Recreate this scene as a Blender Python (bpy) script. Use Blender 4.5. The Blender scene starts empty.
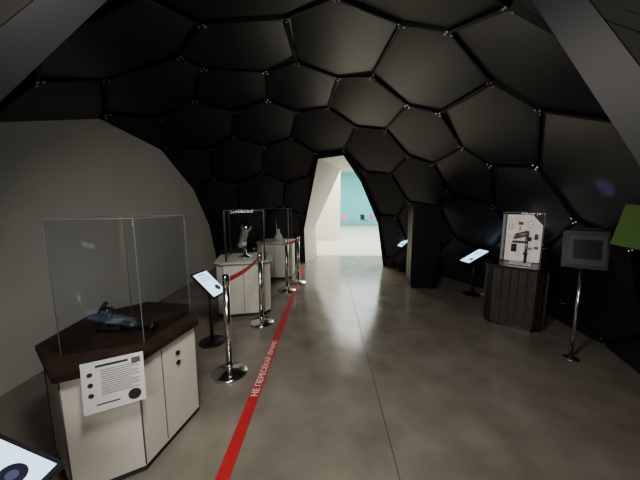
import bpy, bmesh, math, numpy as np
from mathutils import Vector, Matrix
# ------------------------------------------------------------------ helpers
def mat(name,col,rough=.5,metal=0,noise=0,scale=8,emit=None,es=0,spec=.5,bump=0,bscale=60,rvar=0):
    m=bpy.data.materials.new(name);m.use_nodes=True
    nt=m.node_tree;b=nt.nodes['Principled BSDF']
    b.inputs['Base Color'].default_value=(*col,1);b.inputs['Roughness'].default_value=rough
    b.inputs['Metallic'].default_value=metal;b.inputs['Specular IOR Level'].default_value=spec
    tc=nt.nodes.new('ShaderNodeTexCoord')
    if noise>0 or rvar>0:
        n=nt.nodes.new('ShaderNodeTexNoise');n.inputs['Scale'].default_value=scale;n.inputs['Detail'].default_value=8
        nt.links.new(tc.outputs['Object'],n.inputs['Vector'])
        if noise>0:
            r=nt.nodes.new('ShaderNodeValToRGB')
            r.color_ramp.elements[0].position=.3;r.color_ramp.elements[1].position=.7
            r.color_ramp.elements[0].color=(*[max(0,x*(1-noise)) for x in col],1)
            r.color_ramp.elements[1].color=(*[min(1,x*(1+noise)) for x in col],1)
            nt.links.new(n.outputs['Fac'],r.inputs['Fac']);nt.links.new(r.outputs['Color'],b.inputs['Base Color'])
        if rvar>0:
            mr=nt.nodes.new('ShaderNodeMapRange');mr.inputs['To Min'].default_value=rough-rvar;mr.inputs['To Max'].default_value=rough+rvar
            nt.links.new(n.outputs['Fac'],mr.inputs['Value']);nt.links.new(mr.outputs['Result'],b.inputs['Roughness'])
    if bump>0:
        n2=nt.nodes.new('ShaderNodeTexNoise');n2.inputs['Scale'].default_value=bscale
        nt.links.new(tc.outputs['Object'],n2.inputs['Vector'])
        bp=nt.nodes.new('ShaderNodeBump');bp.inputs['Strength'].default_value=bump;bp.inputs['Distance'].default_value=.01
        nt.links.new(n2.outputs['Fac'],bp.inputs['Height']);nt.links.new(bp.outputs['Normal'],b.inputs['Normal'])
    if emit: b.inputs['Emission Color'].default_value=(*emit,1);b.inputs['Emission Strength'].default_value=es
    return m
def glassmat():
    m=bpy.data.materials.new('clear_acrylic');m.use_nodes=True;nt=m.node_tree
    for n in list(nt.nodes): nt.nodes.remove(n)
    out=nt.nodes.new('ShaderNodeOutputMaterial');mx=nt.nodes.new('ShaderNodeMixShader')
    t=nt.nodes.new('ShaderNodeBsdfTransparent');t.inputs[0].default_value=(.96,.97,.97,1)
    g=nt.nodes.new('ShaderNodeBsdfGlossy');g.inputs['Roughness'].default_value=.03
    lw=nt.nodes.new('ShaderNodeLayerWeight');lw.inputs['Blend'].default_value=.15
    mr=nt.nodes.new('ShaderNodeMapRange');mr.inputs['To Min'].default_value=.008;mr.inputs['To Max'].default_value=.45
    nt.links.new(lw.outputs['Fresnel'],mr.inputs['Value']);nt.links.new(mr.outputs['Result'],mx.inputs[0])
    nt.links.new(t.outputs[0],mx.inputs[1]);nt.links.new(g.outputs[0],mx.inputs[2]);nt.links.new(mx.outputs[0],out.inputs[0])
    return m
PANEL=mat('dome_black_panel',(.015,.015,.018),.38,0,.2,3,spec=.42)
RIB=mat('dome_black_rib',(.003,.003,.004),.5,spec=.2)
BOLT=mat('steel_bolt',(.7,.68,.65),.3,1)
TUN=mat('vestibule_light_panel',(.60,.59,.55),.5,0,.05,3)
PORT=mat('portal_grey_panel',(.008,.0078,.0072),.7,0,.15,4,spec=.12)
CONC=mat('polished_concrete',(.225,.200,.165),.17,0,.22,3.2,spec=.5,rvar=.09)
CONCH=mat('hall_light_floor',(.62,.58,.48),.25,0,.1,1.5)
JOINT=mat('floor_joint',(.07,.06,.05),.7,0,.2,5)
GREY=mat('grey_wall_paint',(.66,.645,.625),.65,0,.04,2)
WHITEW=mat('white_wall_paint',(.8,.77,.68),.7,0,.03,2)
CYANW=mat('turquoise_wall_paint',(.16,.66,.72),.7,0,.05,1)
WHITE=mat('cream_laminate',(.84,.81,.72),.4,0,.03,6)
WOOD=mat('dark_wood_top',(.024,.013,.009),.5,0,.5,9,spec=.35)
DARK=mat('black_lacquer',(.010,.0095,.0095),.3,0,.2,6)
MBLACK=mat('matte_black_paint',(.006,.006,.0065),.5,0,.2,6,spec=.25)
DBROWN=mat('dark_ribbed_board',(.032,.027,.024),.45,0,.4,10)
PLAS=mat('black_plastic',(.012,.012,.014),.35,0,.1,20)
GPL=mat('grey_plastic',(.10,.10,.11),.4,0,.1,10)
DGREY=mat('charcoal_metal',(.04,.04,.045),.45,0,.1,10)
DGREY2=mat('charcoal_frame',(.065,.065,.07),.45,0,.1,10)
CHROME=mat('polished_steel',(.72,.70,.67),.16,1,.05,20)
STEEL=mat('brushed_steel',(.45,.45,.45),.35,1,.1,30)
RED=mat('red_vinyl',(.50,.012,.02),.5,0,.1,10)
BELT=mat('red_belt',(.70,.015,.02),.6,0,.1,30)
TXT=mat('white_lettering',(.85,.8,.78),.5)
PAPER=mat('white_paper',(.80,.80,.80),.6,0,.03,10)
REFLGLOW=mat('reflection_glow',(.62,.56,.50),.6,0,.5,7,emit=(.95,.86,.74),es=.38)  # emission and pale tone imitate bright reflections in the case glass
INK=mat('black_ink',(.02,.02,.02),.6)
SCREEN=mat('lit_screen',(.1,.1,.1),.3,emit=(.52,.76,1),es=2.8)
SCRTXT=mat('screen_text',(.02,.02,.05),.4,emit=(.1,.13,.3),es=.5)
SCRDARK=mat('screen_picture',(.01,.01,.02),.3,emit=(.03,.03,.06),es=.3)
GREEN=mat('green_sign_face',(.085,.16,.045),.6,spec=.2)
PINK=mat('pink_plastic',(.70,.2,.35),.5);TEAL=mat('teal_plastic',(.05,.5,.55),.5)
EDGE=mat('acrylic_edge',(.18,.20,.20),.3)
CABLE=mat('white_cable',(.6,.6,.6),.5)
GLASS=glassmat()
def link(ob,parent=None):
    bpy.context.collection.objects.link(ob)
    if parent: ob.parent=parent
    return ob
def empty(name,loc=(0,0,0),rz=0):
    e=bpy.data.objects.new(name,None);e.empty_display_size=.1;e.location=loc;e.rotation_euler=(0,0,rz)
    return link(e)
def frombm(name,bm,m,parent=None,smooth=False):
    bmesh.ops.recalc_face_normals(bm,faces=bm.faces)
    me=bpy.data.meshes.new(name);bm.to_mesh(me);bm.free();me.materials.append(m)
    if smooth:
        for p in me.polygons:p.use_smooth=True
    return link(bpy.data.objects.new(name,me),parent)
def box(name,size,loc,m,parent=None,rot=(0,0,0),bev=0):
    bm=bmesh.new();bmesh.ops.create_cube(bm,size=1)
    bmesh.ops.scale(bm,vec=size,verts=bm.verts)
    if bev: bmesh.ops.bevel(bm,geom=bm.edges[:],offset=bev,segments=2,affect='EDGES',profile=.5)
    ob=frombm(name,bm,m,parent);ob.location=loc;ob.rotation_euler=rot;return ob
def lathe(name,prof,loc,m,parent=None,rot=(0,0,0),seg=28):
    bm=bmesh.new();rings=[]
    for r,z in prof:
        rings.append([bm.verts.new((r*math.cos(2*math.pi*i/seg),r*math.sin(2*math.pi*i/seg),z)) for i in range(seg)])
    for a,b in zip(rings,rings[1:]):
        for i in range(seg): bm.faces.new((a[i],a[(i+1)%seg],b[(i+1)%seg],b[i]))
    bm.faces.new(rings[0]);bm.faces.new(rings[-1])
    ob=frombm(name,bm,m,parent,False)
    for p in ob.data.polygons:
        p.use_smooth = len(p.vertices)==4
    ob.location=loc;ob.rotation_euler=rot;return ob
def cyl(name,r,h,loc,m,parent=None,rot=(0,0,0),seg=24): return lathe(name,[(r,-h/2),(r,h/2)],loc,m,parent,rot,seg)
def prism(name,pts,z0,z1,m,parent=None,scale_top=1):
    bm=bmesh.new();a=[bm.verts.new((x,y,z0)) for x,y in pts];b=[bm.verts.new((x*scale_top,y*scale_top,z1)) for x,y in pts]
    n=len(pts)
    for i in range(n): bm.faces.new((a[i],a[(i+1)%n],b[(i+1)%n],b[i]))
    bm.faces.new(a);bm.faces.new(b);return frombm(name,bm,m,parent)
def tube(name,pts,r,m,parent=None):
    cu=bpy.data.curves.new(name,'CURVE');cu.dimensions='3D';cu.bevel_depth=r;cu.bevel_resolution=3
    sp=cu.splines.new('BEZIER');sp.bezier_points.add(len(pts)-1)
    for p,q in zip(sp.bezier_points,pts): p.co=q;p.handle_left_type=p.handle_right_type='AUTO'
    cu.materials.append(m);return link(bpy.data.objects.new(name,cu),parent)
# ------------------------------------------------------------------ dome
C=np.array([-.45,3.75,-.45]);R=3.85
M=np.array([(0.18,-0.151,0.972),(0.039,0.133,0.99),(0.299,0.16,0.941),(0.127,0.416,0.901),(0.401,0.44,0.803),(0.414,-0.122,0.902),(0.549,0.175,0.817),(0.639,-0.108,0.762),(0.761,0.185,0.622),(0.615,0.457,0.643),(0.473,-0.419,0.775),(0.719,-0.311,0.622),(0.81,-0.054,0.583),(0.251,-0.473,0.844),(-0.055,-0.142,0.988),(-0.15,0.351,0.924),(-0.203,0.067,0.977),(-0.34,0.529,0.778),(-0.057,0.609,0.791),(-0.409,0.243,0.88),(-0.255,0.751,0.61),(-.503,.434,.747),(-.431,-.064,.90)])
M/=np.linalg.norm(M,axis=1)[:,None]
bm=bmesh.new();bmesh.ops.create_icosphere(bm,subdivisions=3,radius=1)
I=np.array([v.co[:] for v in bm.verts]);bm.free();I/=np.linalg.norm(I,axis=1)[:,None]
rng=np.random.default_rng(1)
def q2m(q):
    w,x,y,z=q/np.linalg.norm(q)
    return np.array([[1-2*(y*y+z*z),2*(x*y-z*w),2*(x*z+y*w)],[2*(x*y+z*w),1-2*(x*x+z*z),2*(y*z-x*w)],[2*(x*z-y*w),2*(y*z+x*w),1-2*(x*x+y*y)]])
def cost(q): 
    return float(np.sum(np.minimum(np.maximum(0,2-2*(M@(I@q2m(q).T).T).max(axis=1)),.05)))
L=[]
for i in range(5000):
    q=rng.normal(size=4);q/=np.linalg.norm(q);L.append((cost(q),tuple(q)))
L.sort();best=L[0]
for k in range(12):
    cur=L[k];sg=.05
    for i in range(400):
        q=np.array(cur[1])+rng.normal(size=4)*sg;q/=np.linalg.norm(q);cc=cost(q)
        if cc<cur[0]: cur=(cc,tuple(q))
        elif i%50==49: sg*=.7
    if cur[0]<best[0]: best=cur
P=I@q2m(np.array(best[1])).T
fixed=set();Q=P.copy()
for k in range(len(M)):
    order=np.argsort(-(P@M[k]))
    for j in order:
        if int(j) not in fixed:
            fixed.add(int(j));Q[j]=M[k];break
def hull(Q):
    bm=bmesh.new();vs=[bm.verts.new(p) for p in Q];bm.verts.index_update()
    bmesh.ops.convex_hull(bm,input=vs);bmesh.ops.triangulate(bm,faces=bm.faces[:]);bm.verts.ensure_lookup_table();return bm
for it in range(6):
    bm=hull(Q);N=Q.copy()
    for v in bm.verts:
        nb=[e.other_vert(v).index for e in v.link_edges]
        if not nb: continue
        a=Q[nb].mean(axis=0);w=.6 if v.index not in fixed else .12
        p=Q[v.index]*(1-w)+a/np.linalg.norm(a)*w;N[v.index]=p/np.linalg.norm(p)
    bm.free();Q=N
bm=hull(Q);cells=[]
bm.faces.ensure_lookup_table();bmesh.ops.recalc_face_normals(bm,faces=bm.faces)
n0=np.array([.35,-.65,.67]);n0/=np.linalg.norm(n0)
def shell(n):
    x=min(1,max(0,((n@n0)-.70)/.29));x=x*x*(3-2*x)
    return C+R*(1+.07*x)*n
fn={}
for fc in bm.faces:
    n=np.array(fc.normal[:]);n/=np.linalg.norm(n)
    if n@np.array(fc.calc_center_median()[:])<0:n=-n
    fn[fc.index]=n
for v in bm.verts:
    ct=Q[v.index];ux=np.cross(ct,[.3,.5,.81]);ux/=np.linalg.norm(ux);uy=np.cross(ct,ux)
    fs=sorted(v.link_faces,key=lambda q:math.atan2(fn[q.index]@uy,fn[q.index]@ux))
    cells.append((ct,[shell(fn[q.index]) for q in fs]))
segs=[]
for e in bm.edges:
    if len(e.link_faces)==2: segs.append((shell(fn[e.link_faces[0].index]),shell(fn[e.link_faces[1].index])))
bm.free()
WX=-2.7
D=np.array([.316,.949,0]);E=np.array([.949,-.316,0])
arch=[(-.44,7.25,0),(-.47,7.33,.968),(-.066,5.985,2.663),(.52,5.74,2.70),(.98,6.184,2.167),(1.50,6.64,1.178),(1.73,6.9,0)]
arch=[np.array(a) for a in arch]
near=[(-1.06,.08,0),(-.98,.72,1.85),(-.78,1.08,2.46),(-.35,1.5,2.98),(.35,1.5,3.0),(.80,1.12,2.52),(.93,.72,1.74),(1.06,.08,0)]
near=[np.array(a) for a in near]
def planes(poly,d,ext=True):
    cen=sum(poly)/len(poly);out=[]
    pl=list(poly)
    for i in range(len(pl)-1):
        a,b=pl[i],pl[i+1]
        n=np.cross(b-a,d);n/=np.linalg.norm(n)
        if n@(cen-a)>0:n=-n
        out.append((a,n))
    return out
PA=planes(arch,D);PN=planes(near,np.array([0,1.,0]))
def clip(poly,a,n,keep):
    out=[];m=len(poly)
    ds=[((p-a)@n)*keep for p in poly]
    for i in range(m):
        p,q=poly[i],poly[(i+1)%m];dp,dq=ds[i],ds[(i+1)%m]
        if dp>=0: out.append(p)
        if (dp>0 and dq<0) or (dp<0 and dq>0): out.append(p+(q-p)*dp/(dp-dq))
    return out if len(out)>=3 else []
def outside(poly,pls):
    pcs=[];rem=poly
    for a,n in pls:
        o_=clip(rem,a,n,1)
        if len(o_)>=3: pcs.append(o_)
        rem=clip(rem,a,n,-1)
        if len(rem)<3: break
    return pcs
def isin(p,pls): return all((p-a)@n<0 for a,n in pls)
X_=np.array([1.,0,0]);Z_=np.array([0,0,1.])
dome=empty('ceiling_geodesic_dome',(0,0,0))
bmP=bmesh.new()
for ct,poly in cells:
    cen=sum(poly)/len(poly)
    if cen[2]<-1.2: continue
    n=cen-C;n/=np.linalg.norm(n)
    # best-fit panel plane
    A=np.array(poly)-cen
    nn_=np.linalg.svd(A)[2][2]
    if nn_@n<0: nn_=-nn_
    off=max(abs(a_@nn_) for a_ in A)
    inner=[]
    for p in poly:
        pf=p-((p-cen)@nn_)*nn_
        inner.append(cen+(pf-cen)*.93)
    faces=[inner]
    for i in range(len(poly)): faces.append([poly[i],poly[(i+1)%len(poly)],inner[(i+1)%len(poly)],inner[i]])
    for pl in faces:
        pl=clip(pl,np.array([WX,0,0]),X_,1)
        if pl: pl=clip(pl,np.array([0,0,.0]),Z_,1)
        if not pl: continue
        pcs=[pl]
        if cen[1]>5: pcs=outside(pl,PA)
        elif cen[1]<2.6: pcs=outside(pl,PN)
        for pc in pcs:
            if len(pc)<3: continue
            a=[bmP.verts.new(p) for p in pc];b=[bmP.verts.new(p+n*.03) for p in pc]
            try:
                bmP.faces.new(a);bmP.faces.new(b[::-1])
            except: pass
frombm('panels',bmP,PANEL,dome)
def beam(bm,p,q,w,d0,d1,rad=None):
    t=(q-p);l=np.linalg.norm(t)
    if l<1e-3:return
    t/=l;n=((p+q)/2-C) if rad is None else rad;n=n-(n@t)*t;n/=np.linalg.norm(n);sd=np.cross(t,n)
    vs=[]
    for e in (p,q):
        for (a,b) in ((-w,-d0),(w,-d0),(w,d1),(-w,d1)): vs.append(bm.verts.new(e+sd*a+n*b))
    for f_ in ((0,1,2,3),(7,6,5,4),(0,4,5,1),(1,5,6,2),(2,6,7,3),(3,7,4,0)): bm.faces.new([vs[i] for i in f_])
bmR=bmesh.new();nodes={}
K=24
for p,q in segs:
    pts=[p+(q-p)*i/K for i in range(K+1)]
    ok=[]
    for x in pts:
        g=x[0]>WX+.0 and x[2]>0
        if g and x[1]>5 and isin(x,PA): g=False
        if g and x[1]<2.6 and isin(x,PN): g=False
        ok.append(g)
    if not any(ok): continue
    i0=ok.index(True);i1=K-ok[::-1].index(True)
    beam(bmR,pts[i0],pts[i1],.017,.032,.05)
    if ok[0]: nodes[tuple(np.round(p,3))]=p
    if ok[-1]: nodes[tuple(np.round(q,3))]=q
frombm('ribs',bmR,RIB,dome)
bmB=bmesh.new()
for p in nodes.values():
    n=(C-p)/np.linalg.norm(C-p);u=np.cross(n,[.2,.3,.9]);u/=np.linalg.norm(u);w=np.cross(n,u)
    for k in range(3):
        a=k*2.094+.4;cc=p+n*.038+(u*math.cos(a)+w*math.sin(a))*.035
        mt=Matrix.Translation(cc)@Vector(n).to_track_quat('Z','Y').to_matrix().to_4x4()@Matrix.Diagonal((1,1,.6,1))
        bmesh.ops.create_uvsphere(bmB,u_segments=8,v_segments=6,radius=.012,matrix=mt)
frombm('bolts',bmB,BOLT,dome)
end=[E*(a@E)+D*7.75+Z_*a[2] for a in arch]
bmT=bmesh.new();bmS=bmesh.new()
for i in range(len(arch)-1):
    for k in range(2):
        a0=arch[i]+(end[i]-arch[i])*k/2;a1=arch[i]+(end[i]-arch[i])*(k+1)/2
        b0=arch[i+1]+(end[i+1]-arch[i+1])*k/2;b1=arch[i+1]+(end[i+1]-arch[i+1])*(k+1)/2
        bmT.faces.new([bmT.verts.new(x) for x in (a0,a1,b1,b0)])
        beam(bmS,a1,b1,.014,.02,.03,rad=(a1+b1)/2-np.array([.9,7.3,1.2]))
    if i: beam(bmS,arch[i],end[i],.014,.02,.03,rad=arch[i]-np.array([.8,6.8,1.2]))
for i in (1,5):
    p=arch[i]+(arch[i+1]-arch[i])*.5 if i==1 else arch[i]*.5+arch[i-1]*.5
    q=end[i]+(end[i+1]-end[i])*.5 if i==1 else end[i]*.5+end[i-1]*.5
    beam(bmS,p,q,.014,.02,.03,rad=p-np.array([.8,6.8,1.2]))
t=frombm('exit_tunnel_panels',bmT,TUN,dome)
md=t.modifiers.new('th','SOLIDIFY');md.thickness=.03;md.offset=1
frombm('exit_tunnel_seams',bmS,DGREY,dome)
bmF=bmesh.new()
for pl in (arch,near):
    for i in range(len(pl)-1): beam(bmF,pl[i],pl[i+1],.035 if pl is arch else .02,.06,.04)
frombm('portal_frames',bmF,RIB,dome)
back=[np.array([a[0]*1.35,-.9,(a[2]-.9)*1.3+.9 if a[2]>0 else 0]) for a in near]
bmT=bmesh.new()
for i in range(len(near)-1): bmT.faces.new([bmT.verts.new(x) for x in (near[i],back[i],back[i+1],near[i+1])])
t=frombm('entrance_tunnel_panels',bmT,PORT,dome)
bmB=bmesh.new()
for i in range(1,len(near)-1):
    for kk in (.25,.6):
        p=near[i]+(back[i]-near[i])*kk;n=np.array([0,.2,1.2])-p;n/=np.linalg.norm(n)
        bmesh.ops.create_uvsphere(bmB,u_segments=10,v_segments=8,radius=.013,matrix=Matrix.Translation(p+n*.01))
frombm('entrance_bolts',bmB,BOLT,dome)
# ------------------------------------------------------------------ room shell
fl=box('floor',(22,30,.1),(2,9,-.05),CONC)
dirv=(.15/5.07)
rzf=-math.atan(dirv)
def strip(name,x,y0,y1,w,m,parent,z=.0015):
    bm=bmesh.new()
    bm.faces.new([bm.verts.new((x+dirv*(y-1.36)+dx,y,z)) for y,dx in ((y0,-w/2),(y0,w/2),(y1,w/2),(y1,-w/2))])
    return frombm(name,bm,m,parent)
strip('floor_joint_long',.469,-1,8.3,.007,JOINT,fl)
for i,y in enumerate((3.05,6.9)):
    bm=bmesh.new();bm.faces.new([bm.verts.new(v) for v in ((-2.7,y+.09,.0014),(3.4,y-.09,.0014),(3.4,y-.087,.0014),(-2.7,y+.093,.0014))])
    frombm('floor_joint_cross_%d'%i,bm,JOINT,fl)
for ch in fl.children: ch.location=(-2,-9,.05)
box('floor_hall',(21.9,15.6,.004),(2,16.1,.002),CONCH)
box('wall_left',(.12,10,2.85),(WX-.06,2.6,1.425),GREY)
box('wall_back',(20,.2,5),(4,22,2.5),CYANW)
box('wall_partition',(7.0,.2,4.2),(-2.6,12,2.1),WHITEW)
box('wall_right',(.2,13,5),(9,15.5,2.5),WHITEW)
box('ceiling',(20,13,.1),(3,15.6,4.25),WHITEW)
# ------------------------------------------------------------------ floor tape
tape=empty('red_floor_marking_tape',(-.575,1.36,0))
o1=strip('tape_strip',-.575,.4,6.6,.085,RED,tape,.003);o1.location=(.575,-1.36,0)
cu=bpy.data.curves.new('tape_lettering','FONT');cu.body='НЕ ПЕРЕСЕКАЙ ЛИНИЮ';cu.size=.078;cu.align_x='CENTER';cu.align_y='CENTER'
cu.offset=.0012
cu.materials.append(TXT);to=link(bpy.data.objects.new('tape_lettering',cu),tape)
to.location=(.035,1.14,.0045);to.rotation_euler=(0,0,math.pi/2+rzf)
# ------------------------------------------------------------------ display cases
def csq(h,l): return [(h,-l),(h,l),(l,h),(-l,h),(-h,l),(-h,-l),(-l,-h),(l,-h)]
def case(loc,rz,top,bm_,topm,zt=.78,gz=1.52,ribbed=False,fp=None,framed=False):
    e=empty('museum_display_case',(*loc,0),rz)
    sc=lambda k:[(x*k,y*k) for x,y in top]
    n8=len(top)
    prism('plinth',sc(.9),0,.05,DARK,e)
    pts=sc(.94)
    prism('body',pts,.05,zt-.03,bm_,e,1.0)
    for i in range(n8):
        x,y=pts[i];cyl('stile_%d'%i,.004,zt-.1,(x,y,.06+(zt-.1)/2),GPL,e,seg=8)
    if ribbed:
        for i in range(n8):
            a,b2=pts[i],pts[(i+1)%n8];n=5 if i%2==0 else 3
            for k in range(1,n):
                x=a[0]+(b2[0]-a[0])*k/n;y=a[1]+(b2[1]-a[1])*k/n
                box('rib_%d_%d'%(i,k),(.014,.014,zt-.1),(x,y,.06+(zt-.1)/2),DARK,e,(0,0,math.atan2(b2[1]-a[1],b2[0]-a[0])))
    elif n8==8:
        for i in range(0,8,2):
            a,b2=pts[i],pts[(i+1)%n8];x=(a[0]+b2[0])/2;y=(a[1]+b2[1])/2
            box('door_gap_%d'%i,(.006,.006,zt-.12),(x,y,.06+(zt-.1)/2),GPL,e,(0,0,math.atan2(b2[1]-a[1],b2[0]-a[0])))
    prism('counter_top',top,zt-.03,zt,topm,e)
    prism('counter_edge',sc(1.004),zt-.034,zt-.014,DARK if ribbed else WOOD if topm is WOOD else EDGE,e)
    n=len(fp);hh=gz-zt
    for i in range(n):
        a,b2=fp[i],fp[(i+1)%n];ln=math.hypot(b2[0]-a[0],b2[1]-a[1]);an=math.atan2(b2[1]-a[1],b2[0]-a[0])
        mid=((a[0]+b2[0])/2,(a[1]+b2[1])/2)
        box('pane_%d'%i,(ln,.006,hh),(*mid,zt+hh/2),GLASS,e,(0,0,an))
        box('pane_top_edge_%d'%i,(ln,.007,.003),(*mid,gz+.002),EDGE,e,(0,0,an))
        w=.022 if framed else .004
        box('corner_%d'%i,(w,w,hh),(*a,zt+hh/2),DARK if framed else EDGE,e,(0,0,an))
    return e
def sqfp(g,dx=0,dy=0): return [(g+dx,-g+dy),(g+dx,g+dy),(-g+dx,g+dy),(-g+dx,-g+dy)]
O=(-1.38,1.74)
rel=lambda L_:[(x-O[0],y-O[1]) for x,y in L_]
top1=rel([(-1.02,1.38),(-.91,1.88),(-1.13,2.20),(-1.52,2.26),(-1.80,1.98),(-1.74,1.52),(-1.33,1.21)])
fp=rel([(-1.475,1.41),(-1.10,1.56),(-1.04,2.03),(-1.50,2.02)])
c1=case(O,0,top1,WHITE,WOOD,.75,1.52,fp=fp)
a=np.array(top1[0])*.94;b=np.array(top1[1])*.94;u=(b-a)/np.linalg.norm(b-a);nn=np.array([u[1],-u[0]]);an=math.atan2(u[1],u[0])
for k,zz in enumerate((.60,.53)):
    p=a+u*.30+nn*.004;cyl('lock_%d'%k,.016,.012,(p[0],p[1],zz),PLAS,c1,(math.pi/2,0,an))
p=a+u*.17+nn*.001;box('door_gap',(.004,.004,.62),(p[0],p[1],.38),GPL,c1,(0,0,an))
a=np.array(top1[6]);b=np.array(top1[0]);u=(b-a)/np.linalg.norm(b-a)
m_=(a*.30+b*.70);nn=np.array([u[1],-u[0]])
sg=empty('info_sheet',(m_[0]+nn[0]*.012,m_[1]+nn[1]*.012,0),math.atan2(nn[1],nn[0]));sg.parent=c1
ROT=Matrix.Rotation(math.radians(-6),3,'Y')
box('sheet',(.004,.27,.27),(.008,.0,.655),PAPER,sg,(0,math.radians(-6),0))
def onsheet(name,w,h,y,zl,m):
    o_=box(name,(.0012,w,h),(0,0,0),m,sg)
    o_.location=Vector((.008,0,.655))+ROT@Vector((.0032,y,zl));o_.rotation_euler=(0,math.radians(-6),0);return o_
def dot(name,r,y,zl,m):
    o_=cyl(name,r,.0014,(0,0,0),m,sg,(0,math.radians(84),0))
    o_.location=Vector((.008,0,.655))+ROT@Vector((.0032,y,zl));return o_
onsheet('header',.14,.012,-.005,.108,INK)
for k in range(12):
    w_=(.16,.17,.13,.165)[k%4];onsheet('line_%d'%k,w_,.0025,.03-(.17-w_)/2,.083-.0118*k,INK)
onsheet('footer_line',.1,.006,-.03,-.095,INK)
for k in range(3): dot('icon_%d'%k,.012,-.10,.07-.055*k,INK)
dot('photo',.030,.085,-.088,INK);dot('photo_centre',.016,.085,-.0879,GPL)
onsheet('diagram',.04,.03,.1,.1,GPL)
ap=empty('optical_instrument',(.02,.0,.75),0);ap.parent=c1
box('base',(.16,.10,.02),(-.07,0,.01),PLAS,ap,bev=.004)
cyl('pillar',.014,.1,(-.10,0,.06),PLAS,ap)
cyl('turret',.036,.05,(-.10,0,.12),PLAS,ap,(0,math.pi/2,.3))
cyl('eyepiece',.014,.09,(-.13,0,.15),PLAS,ap,(0,.6,0))
box('stage',(.09,.07,.01),(-.05,0,.055),GPL,ap)
lathe('tube',[(.02,-.12),(.026,-.115),(.026,-.03),(.018,-.025),(.018,.09),(.03,.1),(.03,.13)],(.12,-.03,.035),PLAS,ap,(0,math.pi/2,-.1))
cyl('support_1',.008,.02,(.07,-.03,.01),PLAS,ap);cyl('support_2',.008,.02,(.18,-.03,.01),PLAS,ap)
c2=case((-1.16,4.02),math.radians(12),csq(.40,.29),WHITE,WHITE,.80,1.52,fp=sqfp(.27,.03,0),framed=True)
ap=empty('polished_telescope_model',(0,0,.8));ap.parent=c2
lathe('foot',[(.1,0),(.1,.02),(.03,.05),(.025,.2)],(0,0,0),CHROME,ap)
lathe('barrel',[(.05,-.2),(.055,-.19),(.055,.1),(.07,.12),(.07,.2)],(0,0,.34),CHROME,ap,(.4,.3,0))
box('cradle',(.06,.2,.05),(0,0,.22),STEEL,ap)
c3=case((-.98,5.95),math.radians(0),csq(.40,.29),WHITE,WHITE,.80,1.52,fp=sqfp(.30),framed=True)
ap=empty('laboratory_glassware',(0,0,.8));ap.parent=c3
box('stand',(.2,.2,.03),(0,0,.015),STEEL,ap);cyl('rod',.01,.5,(0,0,.27),STEEL,ap);lathe('flask',[(.08,0),(.09,.06),(.03,.16),(.03,.24)],(.05,-.05,.03),TXT,ap)
# right dark case, facing the walkway
c4=case((2.70,3.55),math.radians(50),csq(.35,.23),DBROWN,DARK,.82,1.50,ribbed=True,fp=sqfp(.205,-.10,-.03))
BX=.095
box('reflection_glow_board',(.012,.39,.64),(BX-.008,-.03,.82+.33),REFLGLOW,c4)  # added glowing board in place of reflections on the panes
rng2=np.random.default_rng(7)
for k in range(12):
    yy,zz=-.03+rng2.uniform(-.15,.15),.82+rng2.uniform(.12,.58);m=[GPL,DGREY,PINK,DGREY2,STEEL,WHITE][k%6]
    box('specimen_%d'%k,(.02+.001*k*.3,.02+.04*rng2.random(),.03+.05*rng2.random()),(BX-.024,yy,zz),m,c4,bev=.004)
box('glass_shelf',(.16,.37,.006),(.0,-.03,1.18),GLASS,c4)
ap=empty('brass_instrument',(-.12,-.03,.82),math.radians(-90));ap.parent=c4
box('stage',(.24,.16,.04),(0,-.02,.02),STEEL,ap,bev=.006)
cyl('column',.016,.42,(.05,0,.24),STEEL,ap)
lathe('head',[(.025,-.08),(.035,-.07),(.035,.05),(.025,.07)],(.0,-.02,.40),mat('rose_metal',(.4,.25,.25),.4,.3,.4,20),ap,(0,1.2,0))
box('arm',(.16,.03,.03),(-.02,-.02,.3),DGREY2,ap);cyl('lens',.03,.10,(-.08,-.02,.22),DGREY2,ap)
cb=empty('black_display_cabinet',(2.04,5.20,0),math.radians(-8))
box('plinth',(.48,.46,.05),(0,0,.025),MBLACK,cb);box('carcass',(.50,.48,1.5),(0,0,.8),MBLACK,cb,bev=.008)
box('cornice',(.53,.51,.04),(0,0,1.56),MBLACK,cb,bev=.006)
for k in (-1,1):
    box('door_%d'%(k+1),(.22,.016,1.36),(k*.117,-.246,.82),MBLACK,cb,bev=.004)
    cyl('handle_%d'%(k+1),.006,.1,(k*.025,-.262,.85),DGREY,cb)
for k in (-1,1): box('side_panel_%d'%(k+1),(.012,.20,1.36),(-.252,k*.115,.82),DBROWN,cb,bev=.004)
# ------------------------------------------------------------------ touchscreen stands
def tablet(loc,rz,tilt,zc,L=.38,W=.27):
    e=empty('touchscreen_info_stand',(*loc,0),rz)
    lathe('base',[(.15,0),(.15,.008),(.145,.014),(.03,.02)],(0,0,0),PLAS,e)
    cyl('pole',.017,zc-.03,(0,0,.015+(zc-.03)/2),PLAS,e)
    h=empty('head',(0,0,zc),0);h.parent=e;h.rotation_euler=(0,tilt,0)
    box('bracket',(.1,.08,.03),(0,0,-.02),PLAS,h)
    box('housing',(L,W,.022),(0,0,.006),PLAS,h,bev=.006)
    box('display',(L-.05,W-.04,.002),(0,0,.0182),SCREEN,h)
    box('title',(.010,W*.5,.0012),(-L*.36,-.01,.0200),SCRTXT,h)
    for k in range(6): box('text_%d'%k,(.004,W*(.6-.09*(k%2)),.0012),(-L*.29+k*.014,0,.0200),SCRTXT,h)
    cyl('picture',W*.14,.0012,(L*.22,.05,.0200),SCRDARK,h)
    cyl('picture_inner',W*.06,.0012,(L*.22,.05,.0208),SCRTXT,h)
    return e
tablet((-1.27,2.94),math.radians(-12),math.radians(42),.70)
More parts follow.
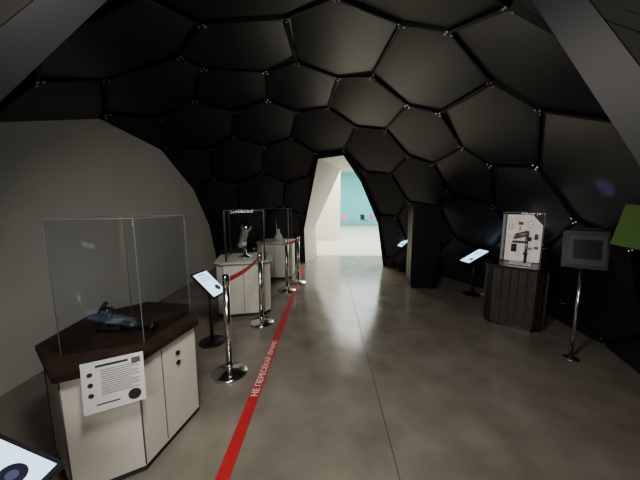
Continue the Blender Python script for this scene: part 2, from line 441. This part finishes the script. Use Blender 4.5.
tablet((-1.19,.78),math.radians(0),math.radians(28),.665,.40,.30)
tablet((2.74,4.62),math.radians(188),math.radians(28),.69,.46,.27)
tablet((2.05,6.35),math.radians(190),math.radians(40),.70,.36,.26)
cab=empty('white_power_cable',(2.8,4.7,0))
tube('cable',[(0,.03,.01),(.15,-.12,.006),(.3,-.2,.006),(.22,-.02,.006),(.12,-.25,.006),(.3,-.45,.006)],.006,CABLE,cab)
# ------------------------------------------------------------------ stanchions
def stanchion(loc,to=None):
    e=empty('chrome_stanchion',(*loc,0))
    lathe('base',[(.165,0),(.165,.012),(.15,.022),(.06,.04),(.035,.05)],(0,0,0),CHROME,e,seg=40)
    cyl('post',.031,.84,(0,0,.46),CHROME,e);lathe('head',[(.033,.86),(.036,.865),(.036,.95),(.03,.965)],(0,0,0),CHROME,e)
    cyl('collar',.034,.05,(0,0,.07),CHROME,e)
    if to:
        dx,dy=to[0]-loc[0],to[1]-loc[1];l=math.hypot(dx,dy);an=math.atan2(dy,dx)
        bm=bmesh.new();n=16;rows=[]
        for i in range(n+1):
            u=i/n;sag=-.03*4*u*(1-u);x=.035+(l-.07)*u
            rows.append([bm.verts.new((x*math.cos(an),x*math.sin(an),z+sag)) for z in (.885,.935)])
        for a,b in zip(rows,rows[1:]): bm.faces.new((a[0],b[0],b[1],a[1]))
        frombm('retractable_belt',bm,BELT,e)
    return e
S=[(-.865,2.36),(-.80,3.46),(-.62,4.85),(-.45,5.35)]
stanchion(S[0],S[1]);stanchion(S[1]);stanchion(S[2],S[3]);stanchion(S[3])
# ------------------------------------------------------------------ viewer box on pole at right
vb=empty('viewing_box_on_pole',(2.64,2.60,0),math.radians(-35))
lathe('floor_plate',[(.07,0),(.07,.008),(.02,.012)],(0,0,0),STEEL,vb)
cyl('pole',.016,1.0,(0,.03,.5),CHROME,vb)
box('housing',(.32,.16,.38),(0,.03,1.15),DGREY,vb,(math.radians(-12),0,0),bev=.01)
box('front_frame',(.28,.015,.30),(0,-.06,1.16),DGREY2,vb,(math.radians(-12),0,0),bev=.005)
box('window',(.20,.01,.19),(0,-.07,1.17),PLAS,vb,(math.radians(-12),0,0))
box('handle',(.22,.03,.03),(0,.0,1.365),PLAS,vb,bev=.008)
gs=empty('green_wall_sign',(2.37,1.90,1.43),math.radians(-80))
box('board',(.36,.02,.32),(0,0,0),GREEN,gs,(math.radians(-8),math.radians(6),0),bev=.004)
box('mount',(.1,.1,.06),(0,.05,0),PLAS,gs)
# ------------------------------------------------------------------ distant chairs
def chair(x,y,m,rz):
    e=empty('plastic_chair',(x,y,0.004),rz)
    box('seat',(.44,.42,.04),(0,0,.44),m,e,bev=.01);box('back_rest',(.44,.04,.4),(0,.2,.68),m,e,(-.12,0,0),bev=.01)
    for i,(a,b) in enumerate(((-.18,-.17),(.18,-.17),(-.18,.17),(.18,.17))): cyl('leg_%d'%i,.014,.43,(a,b,.215),STEEL,e,seg=10)
for i in range(5): chair(1.9+.75*i,20.4+.2*(i%2),[PINK,TEAL,PLAS][i%3],.3*i)
# ------------------------------------------------------------------ lights
def area(name,loc,rot,size,e,col=(1,1,1),sy=None):
    l=bpy.data.lights.new(name,'AREA');l.energy=e;l.size=size;l.color=col
    if sy: l.shape='RECTANGLE';l.size_y=sy
    ob=link(bpy.data.objects.new(name,l));ob.location=loc;ob.rotation_euler=rot;return ob
area('entrance_lamp',(-.6,-.6,1.8),(math.radians(90),0,math.radians(-20)),.9,34,(1,.96,.9))
area('portal_fill',(-.35,.75,2.5),(math.radians(32),math.radians(-10),0),.4,38,(1,.94,.85),.4)  # added soft fill above the view, brightens floor, wall and cases
area('hall_lamp',(3,15,4.1),(0,0,0),8,1200,(.9,1,1),8)
area('hall_lamp_near',(1.2,10,4.1),(0,0,0),4,620,(1,.95,.84),3)
sl=bpy.data.lights.new('blue_glow_spot','SPOT');sl.energy=20;sl.color=(.35,.35,1);sl.spot_size=math.radians(22);sl.spot_blend=.9;sl.shadow_soft_size=.01  # added spot, imitates a bluish reflection on the dome panel
so=link(bpy.data.objects.new('blue_glow_spot',sl));so.location=(2.15,2.55,1.3)
so.rotation_euler=(Vector((2.40,2.42,1.62))-Vector(so.location)).to_track_quat('-Z','Y').to_euler()
w=bpy.data.worlds.new('world');bpy.context.scene.world=w;w.use_nodes=True
w.node_tree.nodes['Background'].inputs[0].default_value=(1,.95,.9,1);w.node_tree.nodes['Background'].inputs[1].default_value=.05
th=math.atan(35/265.)
cam=bpy.data.cameras.new('camera');co=link(bpy.data.objects.new('camera',cam))
co.location=(0,0,1.6);co.rotation_euler=(math.pi/2-th,0,0);cam.lens=265/640*36;cam.sensor_width=36;cam.clip_start=.02
bpy.context.scene.camera=co
